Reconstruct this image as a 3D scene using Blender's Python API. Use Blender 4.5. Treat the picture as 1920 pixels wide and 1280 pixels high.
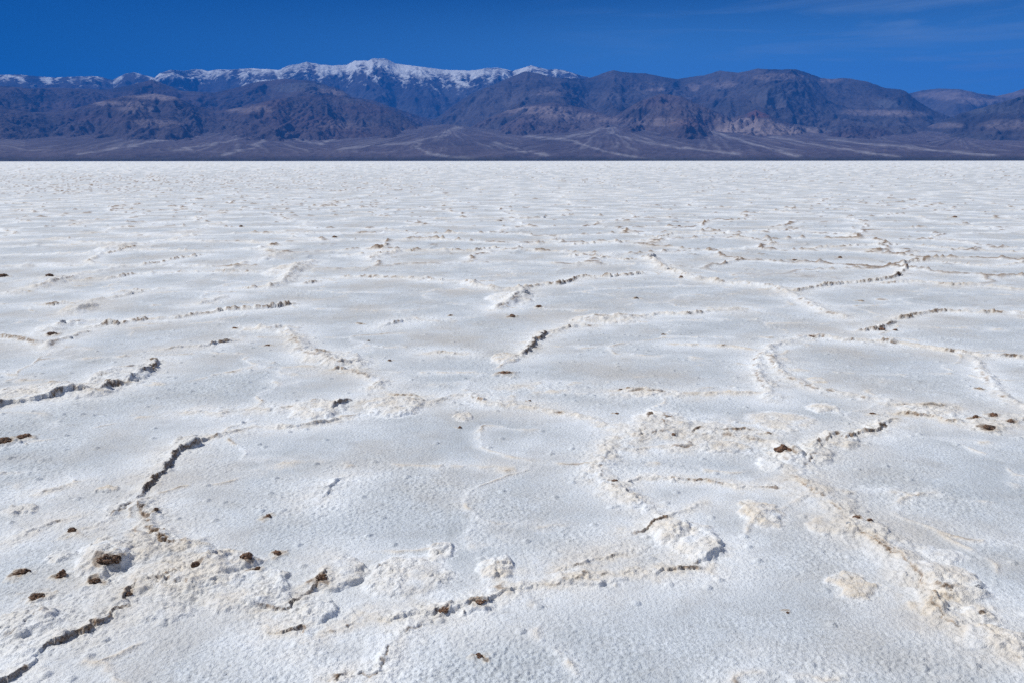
import bpy, math, random
import numpy as np
from mathutils import Vector

# ------------------------------------------------------------------ camera, world, sun, exposure
for o in list(bpy.data.objects):
    bpy.data.objects.remove(o)
scene = bpy.context.scene
COL = scene.collection
FPX, CAM_H = 1567.0, 1.6                     # focal length in photo pixels (1920 wide), eye height in metres
PITCH = math.atan(338.0 / FPX)
cam_data = bpy.data.cameras.new('camera')
cam_data.sensor_width = 36.0
cam_data.lens = 36.0 * FPX / 1920.0
cam_data.clip_start, cam_data.clip_end = 0.05, 200000.0
cam = bpy.data.objects.new('camera', cam_data)
cam.location = (0, 0, CAM_H)
cam.rotation_euler = (math.radians(90) - PITCH, math.radians(0.04), 0)
COL.objects.link(cam)
scene.camera = cam

SUN_EL, SUN_AZ = math.radians(50), math.radians(-74)      # azimuth from +Y (view direction), negative = left
sun_dir = Vector((math.sin(SUN_AZ) * math.cos(SUN_EL), math.cos(SUN_AZ) * math.cos(SUN_EL), math.sin(SUN_EL)))
sun_data = bpy.data.lights.new('sun', 'SUN')
sun_data.energy, sun_data.angle, sun_data.color = 4.6, math.radians(0.5), (1.0, 0.992, 0.955)
sun = bpy.data.objects.new('sun', sun_data)
sun.rotation_euler = sun_dir.to_track_quat('Z', 'Y').to_euler()
COL.objects.link(sun)

world = bpy.data.worlds.new('World')
scene.world = world
world.use_nodes = True
wn, wl = world.node_tree.nodes, world.node_tree.links
wn.clear()
w_out = wn.new('ShaderNodeOutputWorld')
w_bg = wn.new('ShaderNodeBackground')
w_bg.inputs['Strength'].default_value = 0.12
sky = wn.new('ShaderNodeTexSky')
sky.sky_type = 'NISHITA'
sky.sun_disc = False
sky.sun_elevation = SUN_EL
sky.sun_rotation = SUN_AZ
sky.altitude = 0.0
sky.air_density, sky.dust_density, sky.ozone_density = 0.8, 0.05, 3.0
w_tint = wn.new('ShaderNodeMix'); w_tint.data_type = 'RGBA'; w_tint.blend_type = 'MULTIPLY'
w_tint.inputs['Factor'].default_value = 1.0
w_tint.inputs['B'].default_value = (0.0, 0.042, 0.078, 1)
w_gam = wn.new('ShaderNodeGamma'); w_gam.inputs['Gamma'].default_value = 1.7
wl.new(sky.outputs['Color'], w_gam.inputs['Color']); wl.new(w_gam.outputs['Color'], w_tint.inputs['A'])
# thin cirrus, stretched sideways, only low in the right half of the sky
tc = wn.new('ShaderNodeTexCoord')
mp = wn.new('ShaderNodeMapping'); mp.inputs['Scale'].default_value = (2.2, 2.2, 22.0); mp.inputs['Rotation'].default_value = (0.0, 0.09, 0.0)
nz = wn.new('ShaderNodeTexNoise'); nz.inputs['Scale'].default_value = 2.1; nz.inputs['Detail'].default_value = 7; nz.inputs['Roughness'].default_value = 0.58
nz.inputs['Distortion'].default_value = 0.6
rp = wn.new('ShaderNodeMapRange'); rp.inputs['From Min'].default_value = 0.50; rp.inputs['From Max'].default_value = 0.85
sx = wn.new('ShaderNodeSeparateXYZ')
mx = wn.new('ShaderNodeMapRange'); mx.inputs['From Min'].default_value = 0.0; mx.inputs['From Max'].default_value = 0.45
mul = wn.new('ShaderNodeMath'); mul.operation = 'MULTIPLY'
mul2 = wn.new('ShaderNodeMath'); mul2.operation = 'MULTIPLY'; mul2.inputs[1].default_value = 0.85
w_cl = wn.new('ShaderNodeMix'); w_cl.data_type = 'RGBA'; w_cl.inputs['B'].default_value = (2.6, 3.9, 5.6, 1)
wl.new(tc.outputs['Generated'], mp.inputs['Vector']); wl.new(mp.outputs['Vector'], nz.inputs['Vector'])
wl.new(nz.outputs['Fac'], rp.inputs['Value']); wl.new(tc.outputs['Generated'], sx.inputs['Vector'])
wl.new(sx.outputs['X'], mx.inputs['Value']); wl.new(rp.outputs['Result'], mul.inputs[0]); wl.new(mx.outputs['Result'], mul.inputs[1])
wl.new(mul.outputs[0], mul2.inputs[0]); wl.new(mul2.outputs[0], w_cl.inputs['Factor'])
zr = wn.new('ShaderNodeMapRange'); zr.interpolation_type = 'SMOOTHSTEP'
for k_, v_ in (('From Min', 0.215), ('From Max', 0.06), ('To Min', 0.0), ('To Max', 0.8)): zr.inputs[k_].default_value = v_
xr = wn.new('ShaderNodeMapRange')
for k_, v_ in (('From Min', -0.55), ('From Max', 0.15), ('To Min', 0.0), ('To Max', 1.0)): xr.inputs[k_].default_value = v_
zx = wn.new('ShaderNodeMath'); zx.operation = 'MULTIPLY'
wl.new(sx.outputs['Z'], zr.inputs['Value'])
w_hz = wn.new('ShaderNodeMix'); w_hz.data_type = 'RGBA'; w_hz.inputs['B'].default_value = (1.3, 4.2, 9.4, 1)
wl.new(sx.outputs['X'], xr.inputs['Value']); wl.new(zr.outputs['Result'], zx.inputs[0]); wl.new(xr.outputs['Result'], zx.inputs[1]); wl.new(zx.outputs[0], w_hz.inputs['Factor']); wl.new(w_tint.outputs['Result'], w_hz.inputs['A'])
wl.new(w_hz.outputs['Result'], w_cl.inputs['A'])
# unseen broken white cloud, added behind the camera and overhead to neutralise shadow fill
nb = wn.new('ShaderNodeTexNoise'); nb.inputs['Scale'].default_value = 2.6; nb.inputs['Detail'].default_value = 5
wl.new(tc.outputs['Generated'], nb.inputs['Vector'])
yb = wn.new('ShaderNodeMapRange'); yb.inputs['From Min'].default_value = 0.45; yb.inputs['From Max'].default_value = -0.25
wl.new(sx.outputs['Y'], yb.inputs['Value'])
nb2 = wn.new('ShaderNodeMapRange'); nb2.inputs['From Min'].default_value = 0.36; nb2.inputs['From Max'].default_value = 0.62; nb2.inputs['To Max'].default_value = 0.85
wl.new(nb.outputs['Fac'], nb2.inputs['Value'])
mb = wn.new('ShaderNodeMath'); mb.operation = 'MULTIPLY'
wl.new(yb.outputs['Result'], mb.inputs[0]); wl.new(nb2.outputs['Result'], mb.inputs[1])
w_c2 = wn.new('ShaderNodeMix'); w_c2.data_type = 'RGBA'; w_c2.inputs['B'].default_value = (4.3, 4.8, 5.2, 1)
wl.new(mb.outputs[0], w_c2.inputs['Factor']); wl.new(w_cl.outputs['Result'], w_c2.inputs['A'])
wl.new(w_c2.outputs['Result'], w_bg.inputs['Color'])
wl.new(w_bg.outputs['Background'], w_out.inputs['Surface'])

scene.view_settings.view_transform = 'Standard'
scene.view_settings.look = 'None'
scene.view_settings.exposure = 0.0
scene.view_settings.gamma = 1.0
scene.view_settings.use_curve_mapping = False
scene.cycles.use_denoising = False
scene.cycles.max_bounces = 4
scene.cycles.diffuse_bounces = 2
scene.cycles.volume_bounces = 0
scene.cycles.volume_max_steps = 64

# ------------------------------------------------------------------ numpy helpers
F32 = np.float32

def h2(ix, iy, seed):
    h = (ix.astype(np.int64) * 374761393 + iy.astype(np.int64) * 668265263 + seed * 974634777) & 0xFFFFFFFF
    h = ((h ^ (h >> 13)) * 1274126177) & 0xFFFFFFFF
    h = ((h ^ (h >> 16)) * 2246822519) & 0xFFFFFFFF
    return ((h ^ (h >> 15)) & 0xFFFFFF).astype(F32) / F32(16777216.0)

TAB = 256
_rng = np.random.RandomState(7)
_perm = _rng.permutation(TAB).astype(np.int32)
_perm2 = np.concatenate([_perm, _perm])
_ga = (_rng.rand(TAB) * 2 * np.pi)
_gx, _gy = np.cos(_ga).astype(F32), np.sin(_ga).astype(F32)

def gn(x, y, seed=0):
    """gradient noise about -1..1"""
    x = x + 37.17 * seed; y = y - 19.31 * seed
    fx, fy = np.floor(x), np.floor(y)
    ix, iy = fx.astype(np.int32), fy.astype(np.int32)
    dx, dy = (x - fx).astype(F32), (y - fy).astype(F32)
    u = dx * dx * dx * (dx * (dx * 6 - 15) + 10); v = dy * dy * dy * (dy * (dy * 6 - 15) + 10)
    def g(ax, ay, ex, ey):
        k = _perm2[_perm2[ax & 255] + (ay & 255)]
        return _gx[k] * ex + _gy[k] * ey
    a = g(ix, iy, dx, dy); b = g(ix + 1, iy, dx - 1, dy)
    c = g(ix, iy + 1, dx, dy - 1); d = g(ix + 1, iy + 1, dx - 1, dy - 1)
    return ((a + (b - a) * u) * (1 - v) + (c + (d - c) * u) * v) * F32(1.45)

def fbm(x, y, octs=4, seed=0, gain=0.5, ridged=False):
    s, a, t = 0, 1.0, 0.0
    for i in range(octs):
        n = gn(x * (2.03 ** i), y * (2.03 ** i), seed + i * 3)
        if ridged: n = 1 - 2 * np.abs(n)
        s = s + a * n; t += a; a *= gain
    return s / F32(t)

def worley(x, y, seed=0, jit=0.9, second=False):
    fx, fy = np.floor(x), np.floor(y)
    ix, iy = fx.astype(np.int32), fy.astype(np.int32)
    dx, dy = (x - fx).astype(F32), (y - fy).astype(F32)
    f1 = np.full(x.shape, 9.0, F32); f2 = f1.copy() if second else None
    cid = np.zeros(x.shape, F32)
    for i in (-1, 0, 1):
        for j in (-1, 0, 1):
            k = _perm2[_perm2[(ix + i + seed * 17) & 255] + ((iy + j) & 255)]
            px = (_perm2[k + 11].astype(F32) / 256 - .5) * jit + .5 + i - dx
            py = (_perm2[k + 97].astype(F32) / 256 - .5) * jit + .5 + j - dy
            d = px * px + py * py
            m = d < f1
            if second: f2 = np.where(m, f1, np.minimum(f2, d))
            f1 = np.where(m, d, f1); cid = np.where(m, k.astype(F32) / 256, cid)
    if second: return np.sqrt(f1), np.sqrt(f2), cid
    return np.sqrt(f1), cid

def ss(a, b, x):
    t = np.clip((x - a) / (b - a), 0, 1)
    return t * t * (3 - 2 * t)

SP, CP = math.sin(PITCH), math.cos(PITCH)

def ray(px, py):
    a, b = px - 960.0, 640.0 - py
    return a, FPX * CP + b * SP, -FPX * SP + b * CP

def G(px, py, z=0.0):
    dx, dy, dz = ray(px, py)
    t = (z - CAM_H) / dz
    return dx * t, dy * t

def azel(px, py):
    dx, dy, dz = ray(px, py)
    return math.atan2(dx, dy), dz / math.hypot(dx, dy)

def grid_mesh(name, X, Y, Z, mat, attrs, wrap=False, smooth=True):
    R, T = X.shape
    me = bpy.data.meshes.new(name)
    n = R * T
    co = np.empty((n, 3), F32); co[:, 0] = X.ravel(); co[:, 1] = Y.ravel(); co[:, 2] = Z.ravel()
    idx = np.arange(n, dtype=np.int32).reshape(R, T)
    if wrap: idx = np.concatenate([idx, idx[:, :1]], axis=1)
    q = np.stack([idx[:-1, :-1], idx[:-1, 1:], idx[1:, 1:], idx[1:, :-1]], axis=-1).reshape(-1, 4)
    # make normals point up
    a, b, c = co[q[0, 0]], co[q[0, 1]], co[q[0, 3]]
    if np.cross(b - a, c - a)[2] < 0: q = q[:, ::-1]
    f = q.shape[0]
    me.vertices.add(n); me.loops.add(f * 4); me.polygons.add(f)
    me.vertices.foreach_set('co', co.ravel())
    me.loops.foreach_set('vertex_index', np.ascontiguousarray(q).ravel())
    me.polygons.foreach_set('loop_start', np.arange(f, dtype=np.int32) * 4)
    try: me.polygons.foreach_set('loop_total', np.full(f, 4, np.int32))
    except Exception: pass
    me.update(calc_edges=True)
    me.polygons.foreach_set('use_smooth', np.full(f, smooth))
    for k, v in attrs.items():
        if v.ndim == 3:
            at = me.attributes.new(k, 'FLOAT_COLOR', 'POINT')
            c4 = np.ones((n, 4), F32); c4[:, :3] = v.reshape(n, 3)
            at.data.foreach_set('color', c4.ravel())
        else:
            at = me.attributes.new(k, 'FLOAT', 'POINT')
            at.data.foreach_set('value', v.astype(F32).ravel())
    me.materials.append(mat)
    o = bpy.data.objects.new(name, me)
    COL.objects.link(o)
    return o

# ------------------------------------------------------------------ materials
def new_mat(name, rough=0.9, spec=0.2):
    m = bpy.data.materials.new(name); m.use_nodes = True
    nt = m.node_tree; b = nt.nodes['Principled BSDF']
    b.inputs['Roughness'].default_value = rough
    b.inputs['Specular IOR Level'].default_value = spec
    return m, nt, b

def N(nt, typ, **kw):
    n = nt.nodes.new(typ)
    for k, v in kw.items():
        if k in n.inputs: n.inputs[k].default_value = v
        else: setattr(n, k, v)
    return n

def mixc(nt, fac, a, b, mode='MIX'):
    n = nt.nodes.new('ShaderNodeMix'); n.data_type = 'RGBA'; n.blend_type = mode
    for s, v in (('Factor', fac), ('A', a), ('B', b)):
        if isinstance(v, bpy.types.NodeSocket): nt.links.new(v, n.inputs[s])
        elif s == 'Factor': n.inputs[s].default_value = v
        else: n.inputs[s].default_value = (*v, 1)
    return n.outputs['Result']

def attr(nt, name, out='Fac'):
    n = nt.nodes.new('ShaderNodeAttribute'); n.attribute_name = name
    return n.outputs[out]

def noise(nt, vec, scale, detail=3, rough=0.5):
    n = N(nt, 'ShaderNodeTexNoise', Scale=scale, Detail=detail, Roughness=rough)
    nt.links.new(vec, n.inputs['Vector'])
    return n.outputs['Fac']

def mrange(nt, val, a, b, c=0.0, d=1.0):
    n = N(nt, 'ShaderNodeMapRange')
    nt.links.new(val, n.inputs['Value'])
    for k, v in (('From Min', a), ('From Max', b), ('To Min', c), ('To Max', d)): n.inputs[k].default_value = v
    return n.outputs['Result']

def math2(nt, op, a, b):
    n = N(nt, 'ShaderNodeMath', operation=op)
    for i, v in enumerate((a, b)):
        if isinstance(v, bpy.types.NodeSocket): nt.links.new(v, n.inputs[i])
        else: n.inputs[i].default_value = v
    return n.outputs[0]

def bump(nt, bsdf, h, strength, dist):
    n = N(nt, 'ShaderNodeBump', Strength=strength, Distance=dist)
    nt.links.new(h, n.inputs['Height']); nt.links.new(n.outputs['Normal'], bsdf.inputs['Normal'])

def salt_material():
    m, nt, b = new_mat('salt_crust', 0.75, 0.25)
    tcn = N(nt, 'ShaderNodeTexCoord'); P = tcn.outputs['Object']
    n_big = noise(nt, P, 1.3, 4, 0.6)
    n_mid = noise(nt, P, 14.0, 4, 0.6)
    n_fine = noise(nt, P, 75.0, 3, 0.6)
    n_gr = noise(nt, P, 260.0, 2, 0.6)
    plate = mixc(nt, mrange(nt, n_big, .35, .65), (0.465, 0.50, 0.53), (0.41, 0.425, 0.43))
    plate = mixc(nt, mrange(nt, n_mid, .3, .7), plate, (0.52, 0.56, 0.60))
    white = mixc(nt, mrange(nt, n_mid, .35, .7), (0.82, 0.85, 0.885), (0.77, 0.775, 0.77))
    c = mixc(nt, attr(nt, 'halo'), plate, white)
    # grains: clean crystals over a slightly dirty bed
    g = mrange(nt, math2(nt, 'ADD', n_fine, math2(nt, 'MULTIPLY', n_gr, 0.5)), .60, .90)
    g = math2(nt, 'MULTIPLY', g, mrange(nt, noise(nt, P, 1.7, 4, 0.6), .38, .62, 0.15, 0.75))
    c = mixc(nt, g, c, (0.83, 0.865, 0.90))
    g2 = mrange(nt, math2(nt, 'ADD', n_fine, math2(nt, 'MULTIPLY', n_gr, 0.5)), .66, .50)
    c = mixc(nt, math2(nt, 'MULTIPLY', g2, 0.42), c, (0.42, 0.41, 0.385))
    n_soft = noise(nt, P, 0.9, 5, 0.65)
    dust = mrange(nt, n_soft, .47, .66, 0.0, 0.60)
    c = mixc(nt, dust, c, (0.53, 0.495, 0.45))
    blot = mrange(nt, noise(nt, P, 4.5, 5, 0.7), .52, .68, 0.0, 0.45)
    c = mixc(nt, blot, c, (0.45, 0.455, 0.46))
    tanf = math2(nt, 'MULTIPLY', attr(nt, 'tan'), mrange(nt, math2(nt, 'ADD', n_mid, n_fine), .75, 1.2, 0.5, 1.0))
    c = mixc(nt, math2(nt, 'MULTIPLY', tanf, .92), c, (0.71, 0.59, 0.435))
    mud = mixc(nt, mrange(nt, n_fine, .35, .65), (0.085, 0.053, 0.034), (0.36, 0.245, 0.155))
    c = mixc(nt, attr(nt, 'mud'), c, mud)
    nt.links.new(c, b.inputs['Base Color'])
    hh = math2(nt, 'ADD', math2(nt, 'MULTIPLY', n_fine, 1.0), math2(nt, 'MULTIPLY', n_gr, 0.35))
    bump(nt, b, hh, 0.8, 0.010)
    return m

def clod_material(name, dark, light, salt_amt):
    m, nt, b = new_mat(name, 0.9, 0.15)
    P = N(nt, 'ShaderNodeTexCoord').outputs['Object']
    n1 = noise(nt, P, 60, 4, 0.6); n2 = noise(nt, P, 210, 3, 0.6)
    c = mixc(nt, mrange(nt, n1, .35, .68), dark, light)
    c = mixc(nt, mrange(nt, n2, .56, .66, 0, salt_amt), c, (0.62, 0.57, 0.50))
    nt.links.new(c, b.inputs['Base Color'])
    bump(nt, b, math2(nt, 'ADD', n1, n2), 0.9, 0.006)
    return m

def rock_material():
    m, nt, b = new_mat('desert_rock', 0.95, 0.1)
    P = N(nt, 'ShaderNodeTexCoord').outputs['Object']
    n1 = noise(nt, P, 0.0035, 6, 0.62); n2 = noise(nt, P, 0.013, 4, 0.6)
    c = mixc(nt, 1.0, attr(nt, 'col', 'Color'), mixc(nt, mrange(nt, math2(nt, 'ADD', n1, n2), .75, 1.25), (0.72, 0.72, 0.74), (1.3, 1.28, 1.24)), 'MULTIPLY')
    sn = math2(nt, 'ADD', attr(nt, 'snow'), mrange(nt, n2, .3, .7, -0.07, 0.07))
    c = mixc(nt, mrange(nt, sn, .30, .72), c, (0.80, 0.83, 0.87))
    nt.links.new(c, b.inputs['Base Color'])
    bump(nt, b, math2(nt, 'ADD', math2(nt, 'MULTIPLY', n1, 2.0), n2), 0.45, 60.0)
    return m

M_salt = salt_material()
M_rock = rock_material()

# ------------------------------------------------------------------ salt flat
# type, height cm, width cm, dark 0..1, tan 0..1, rough 0..1, points (photo pixels, laid down on the ground)
RID = [
 ('L', 9, 42, 1.0, .35, .9, [(-60,1310),(0,1278),(30,1262),(60,1238),(75,1218),(105,1205),(150,1188),(190,1168),(225,1140),(238,1118),(262,1092)]),
 ('L', 5, 26, .5, .5, 1., [(262,1092),(330,1105),(400,1125),(455,1130)]),
 ('L', 6, 30, .9, .5, 1., [(440,1120),(462,1132),(500,1140),(545,1138),(562,1118),(572,1108)]),
 ('L', 9, 25, 1.2, .3, 1., [(578,1108),(592,1104),(600,1094),(612,1078),(620,1068)]),
 ('L', 3.5, 22, .9, .6, .5, [(493,1172),(512,1179),(540,1180),(565,1183),(592,1190),(603,1188),(630,1180),(655,1168),(668,1160)]),
 ('L', 5, 18, .45, .5, .8, [(668,1160),(720,1165),(760,1160),(800,1150),(840,1142),(905,1130)]),
 ('M', 3, 15, .2, .35, .8, [(640,1280),(700,1262),(712,1240),(715,1215),(735,1195),(760,1180),(800,1165)]),
 ('L', 4.5, 26, .35, .5, .6, [(800,1160),(870,1145),(920,1128),(975,1105),(1030,1098)]),
 ('L', 5.5, 26, 1.0, .7, .6, [(1030,1100),(1070,1092),(1100,1086),(1135,1078)]),
 ('L', 4.5, 26, .5, .6, .7, [(1135,1078),(1180,1075),(1215,1078),(1245,1070),(1290,1066),(1330,1062)]),
 ('L', 6, 22, .8, .5, .8, [(1285,1052),(1310,1050),(1330,1045),(1345,1034),(1349,1022)]),
 ('L', 3, 14, .7, .5, .3, [(1040,1080),(1052,1068),(1075,1062),(1100,1057),(1130,1048),(1165,1037),(1185,1036)]),
 ('L', 2.5, 12, .6, .4, .3, [(1175,1003),(1203,998),(1210,986),(1222,982),(1238,976),(1252,962),(1268,958),(1290,955),(1308,948),(1335,940)]),
 ('M', 5, 20, .2, .6, 1., [(1205,952),(1180,938),(1152,920),(1132,903),(1124,880),(1130,858),(1150,838),(1180,826),(1210,818)]),
 ('M', 4, 15, .1, .55, 1., [(1150,838),(1190,845),(1230,842),(1290,838),(1345,836)]),
 ('M', 4, 17, .3, .7, 1., [(1165,822),(1210,815),(1225,812),(1290,822),(1340,812),(1385,820),(1425,826),(1442,832)]),
 ('L', 2.5, 9, 1.0, .4, .4, [(1207,788),(1215,786),(1222,780)]),
 ('L', 2.5, 9, 1.1, .4, .4, [(1236,782),(1246,786),(1257,789)]),
 ('L', 2.5, 9, 1.0, .4, .4, [(1230,790),(1240,796),(1246,798)]),
 ('L', 2., 9, .7, .5, .4, [(1288,812),(1300,808),(1315,803)]),
 ('L', 2., 10, .7, .5, .4, [(1355,805),(1385,805),(1420,806)]),
 ('L', 2.5, 10, 1., .5, .4, [(1425,813),(1435,812),(1446,812)]),
 ('L', 2, 9, .3, .5, .3, [(1172,912),(1205,896),(1260,895),(1300,898),(1350,905),(1390,912),(1440,915)]),
 ('L', 3, 12, 1., .4, .6, [(1434,914),(1450,916),(1470,914)]),
 ('M', 8, 26, .25, .5, .7, [(1490,865),(1500,900),(1530,928),(1552,948),(1590,968),(1625,995),(1650,1020),(1685,1048),(1710,1072),(1722,1098)]),
 ('L', 3.5, 12, 1.1, .8, .2, [(1500,907),(1510,914),(1524,924)]),
 ('L', 3.5, 12, 1.1, .8, .2, [(1600,1001),(1608,1006),(1620,1011)]),
 ('L', 3.0, 12, .7, .8, .7, [(1620,1012),(1640,1028),(1655,1038),(1672,1048)]),
 ('L', 4, 14, 1., .6, .3, [(1703,1073),(1714,1090),(1728,1100),(1742,1105)]),
 ('L', 3, 12, .9, .6, .6, [(1742,1105),(1762,1105),(1775,1110),(1790,1114)]),
 ('L', 3, 14, .35, .9, 1., [(1720,1138),(1738,1142),(1745,1128),(1760,1120),(1782,1122)]),
 ('M', 4, 18, .1, .6, .8, [(1722,1098),(1735,1125),(1745,1140),(1770,1165),(1805,1182),(1850,1202),(1900,1225),(1990,1270)]),
 ('L', 3.5, 14, .7, .7, .8, [(1800,1150),(1820,1158),(1840,1158),(1850,1145)]),
 ('M', 5, 18, .2, .4, 1., [(1468,858),(1490,882),(1505,870),(1518,862),(1530,835),(1545,822)]),
 ('L', 4.5, 18, .7, .5, 1., [(1520,845),(1555,822),(1568,818),(1590,825),(1608,812),(1640,808),(1660,795),(1680,785)]),
 ('L', 4.5, 18, .8, .7, .8, [(1676,777),(1695,778),(1720,780),(1750,783),(1780,790),(1800,792),(1812,786)]),
 ('M', 3.5, 15, .2, .6, .8, [(1660,758),(1705,762),(1740,765),(1775,762),(1790,765)]),
 ('M', 5, 22, .4, .5, 1., [(1808,788),(1840,790),(1870,798),(1895,795),(1930,788),(2000,780)]),
 ('M', 3, 14, .1, .4, .5, [(1440,650),(1455,690),(1470,705),(1510,725),(1560,735),(1620,745),(1680,755)]),
 ('L', 1.5, 8, .5, .4, .6, [(1438,735),(1442,726),(1448,720)]),
 ('M', 2.5, 14, .2, .3, .6, [(1515,630),(1480,642),(1445,652),(1425,672),(1420,700),(1440,728),(1442,748)]),
 ('L', 3.5, 18, .5, .5, .6, [(1515,632),(1550,634),(1585,640),(1612,640),(1640,641)]),
 ('L', 7, 26, 1.5, .2, .2, [(1638,641),(1655,641),(1668,644),(1690,646)]),
 ('L', 3, 16, .4, .6, .4, [(1690,645),(1720,650),(1760,658),(1800,662),(1850,670),(1920,672),(2000,675)]),
 ('M', 2.5, 10, .1, .4, .4, [(1800,664),(1822,672),(1840,695),(1862,718),(1880,740),(1925,768),(1990,800)]),
 ('L', 4.5, 18, .9, .4, .8, [(1608,624),(1625,622),(1645,620),(1660,612),(1680,606)]),
 ('L', 4, 20, .9, .5, .6, [(1675,600),(1700,597),(1715,592),(1740,588),(1765,585),(1790,585)]),
 ('L', 3, 20, .4, .5, .5, [(1785,586),(1830,588),(1880,588),(1930,590),(2000,594)]),
 ('L', 6, 28, .85, .5, .8, [(1485,548),(1510,543),(1540,538),(1580,533),(1615,531),(1642,528),(1668,524),(1690,516)]),
 ('L', 4, 22, .6, .5, .6, [(1650,532),(1700,530),(1745,531),(1780,537),(1830,536),(1880,541),(1900,544),(1960,548)]),
 ('L', 5, 22, .9, .5, .8, [(1692,512),(1702,502),(1694,496),(1712,492),(1740,491),(1770,493),(1800,496),(1825,499)]),
 ('L', 3, 22, .4, .5, .5, [(1825,499),(1870,500),(1920,494),(1990,492)]),
 ('M', 6, 26, .2, .5, 1., [(1216,482),(1232,495),(1248,506),(1285,518),(1340,530),(1400,535),(1455,540)]),
 ('M', 3, 22, .1, .4, .5, [(1455,540),(1500,562),(1545,585),(1590,598)]),
 ('L', 5, 26, 1.3, .3, .6, [(1598,462),(1625,461),(1640,461),(1665,461),(1690,460),(1716,461)]),
 ('L', 3, 22, .6, .5, .6, [(1520,468),(1545,465),(1570,464),(1598,462)]),
 ('L', 3, 22, .5, .6, .6, [(1716,461),(1760,465),(1810,469),(1850,472),(1900,474),(1960,474)]),
 ('M', 6, 24, .3, .5, 1., [(868,528),(900,538),(930,543),(962,544),(985,540)]),
 ('L', 5, 24, .9, .5, .7, [(985,541),(1020,535),(1045,534),(1065,530),(1085,521),(1105,519),(1140,520),(1180,517),(1212,513)]),
 ('M', 5, 20, .2, .3, 1., [(925,582),(950,572),(968,560),(985,552),(975,540)]),
 ('L', 3, 18, .9, .5, .6, [(1160,486),(1175,488),(1192,487)]),
 ('L', 3, 22, .5, .5, .5, [(640,520),(700,520),(740,521),(790,524)]),
 ('L', 6, 24, 1.3, .3, .6, [(788,525),(800,523),(815,526),(840,527)]),
 ('L', 3, 18, .8, .5, .6, [(865,528),(880,529),(894,530)]),
 ('L', 6, 20, 1.0, .2, .9, [(978,668),(990,660),(1000,652),(1004,640),(1018,628),(1030,624)]),
 ('L', 3.5, 18, .4, .5, .7, [(1030,624),(1062,616),(1095,612),(1118,612)]),
 ('M', 5, 26, .2, .5, 1., [(1075,606),(1110,600),(1150,597),(1195,595)]),
 ('L', 3, 18, .4, .6, .6, [(1195,595),(1240,589),(1290,590),(1330,584),(1400,580)]),
 ('L', 1.5, 8, .4, .6, .2, [(800,662),(830,661),(870,663)]),
 ('L', 4, 20, .5, .2, .5, [(712,614),(735,608),(760,603),(790,600)]),
 ('L', 7, 24, 1.1, .5, .7, [(398,588),(415,584),(450,582),(490,579),(520,577),(552,571)]),
 ('L', 4, 20, 1.0, .5, .7, [(448,541),(470,541),(490,539)]),
 ('L', 4, 20, .9, .3, .8, [(568,533),(585,531),(600,528)]),
 ('M', 6, 24, .2, .3, 1., [(500,540),(530,530),(545,515),(560,500),(590,490)]),
 ('M', 5, 22, .1, .4, .9, [(470,616),(510,618),(540,615),(555,635),(565,655),(590,668),(640,685),(665,680),(672,690)]),
 ('L', 5, 14, 1.0, .5, .6, [(583,658),(600,660),(622,661)]),
 ('L', 5, 14, 1.0, .5, .6, [(618,695),(632,694),(650,696)]),
 ('M', 3, 14, .1, .5, .7, [(650,696),(690,705),(715,715),(700,730)]),
 ('L', 6, 26, 1.1, .4, .9, [(185,612),(205,608),(225,608),(250,604),(285,600)]),
 ('L', 4, 24, .6, .5, .7, [(285,600),(325,598),(360,592),(398,588)]),
 ('M', 7, 28, .3, .3, 1., [(80,622),(105,612),(125,608),(160,604)]),
 ('L', 3, 18, .9, .5, .5, [(-30,632),(0,632),(35,632),(70,645)]),
 ('M', 3, 16, .3, .3, .7, [(92,655),(95,645),(112,638),(150,625),(170,620)]),
 ('L', 9, 28, .6, .5, 1., [(-40,772),(0,762),(40,755),(85,748),(130,738),(165,733)]),
 ('L', 10, 26, 1.3, .2, .7, [(186,735),(205,727),(235,721)]),
 ('L', 8, 24, .8, .3, 1., [(235,721),(248,712),(265,704),(285,698),(291,686),(293,674)]),
 ('M', 4, 18, .1, .3, .8, [(150,730),(185,712),(215,695),(260,688),(290,680)]),
 ('L', 3, 14, .4, .3, .5, [(310,655),(345,652),(380,651),(405,645),(440,640)]),
 ('L', 9, 28, 1.5, .3, .45, [(266,938),(272,918),(288,902),(305,884),(322,868),(328,860),(342,846),(362,836),(383,825)]),  # curved crack: its shadow on the salt is painted in with the mud colour
 ('L', 4, 20, .8, .5, .6, [(383,825),(405,818),(428,812),(462,803),(480,800)]),
 ('L', 5, 18, .95, .4, .8, [(266,938),(272,958),(283,985),(305,1002),(332,1018),(350,1030)]),
 ('M', 3, 20, .1, .3, .6, [(180,985),(225,960),(266,930)]),
 ('L', 3, 18, .9, .6, .5, [(352,773),(372,772),(385,773),(402,777),(425,774),(455,770),(480,767)]),
 ('M', 5, 20, .1, .5, .9, [(480,770),(540,765),(590,758),(650,765)]),
 ('L', 9, 18, 1.3, .2, .8, [(634,770),(640,762),(648,756),(655,750)]),
 ('L', 3, 14, .9, .6, .6, [(724,740),(745,741),(770,742),(790,746)]),
 ('M', 6, 24, .2, .55, .9, [(690,755),(740,752),(790,752),(800,748)]),
 ('L', 3, 16, .6, .5, .7, [(795,756),(830,748),(850,742),(885,745),(905,755),(960,760)]),
 ('L', 2.5, 18, .2, .6, .5, [(960,758),(1020,768),(1060,775),(1110,786),(1140,805)]),
 ('L', 3, 14, .4, .5, .7, [(505,800),(560,797),(600,793),(620,790),(650,783)]),
 ('M', 3, 16, .1, .6, .9, [(1160,735),(1210,735),(1260,737),(1300,738)]),
 ('L', 1.5, 8, .3, .7, .3, [(1300,738),(1350,735),(1390,736),(1430,738)]),
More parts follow.
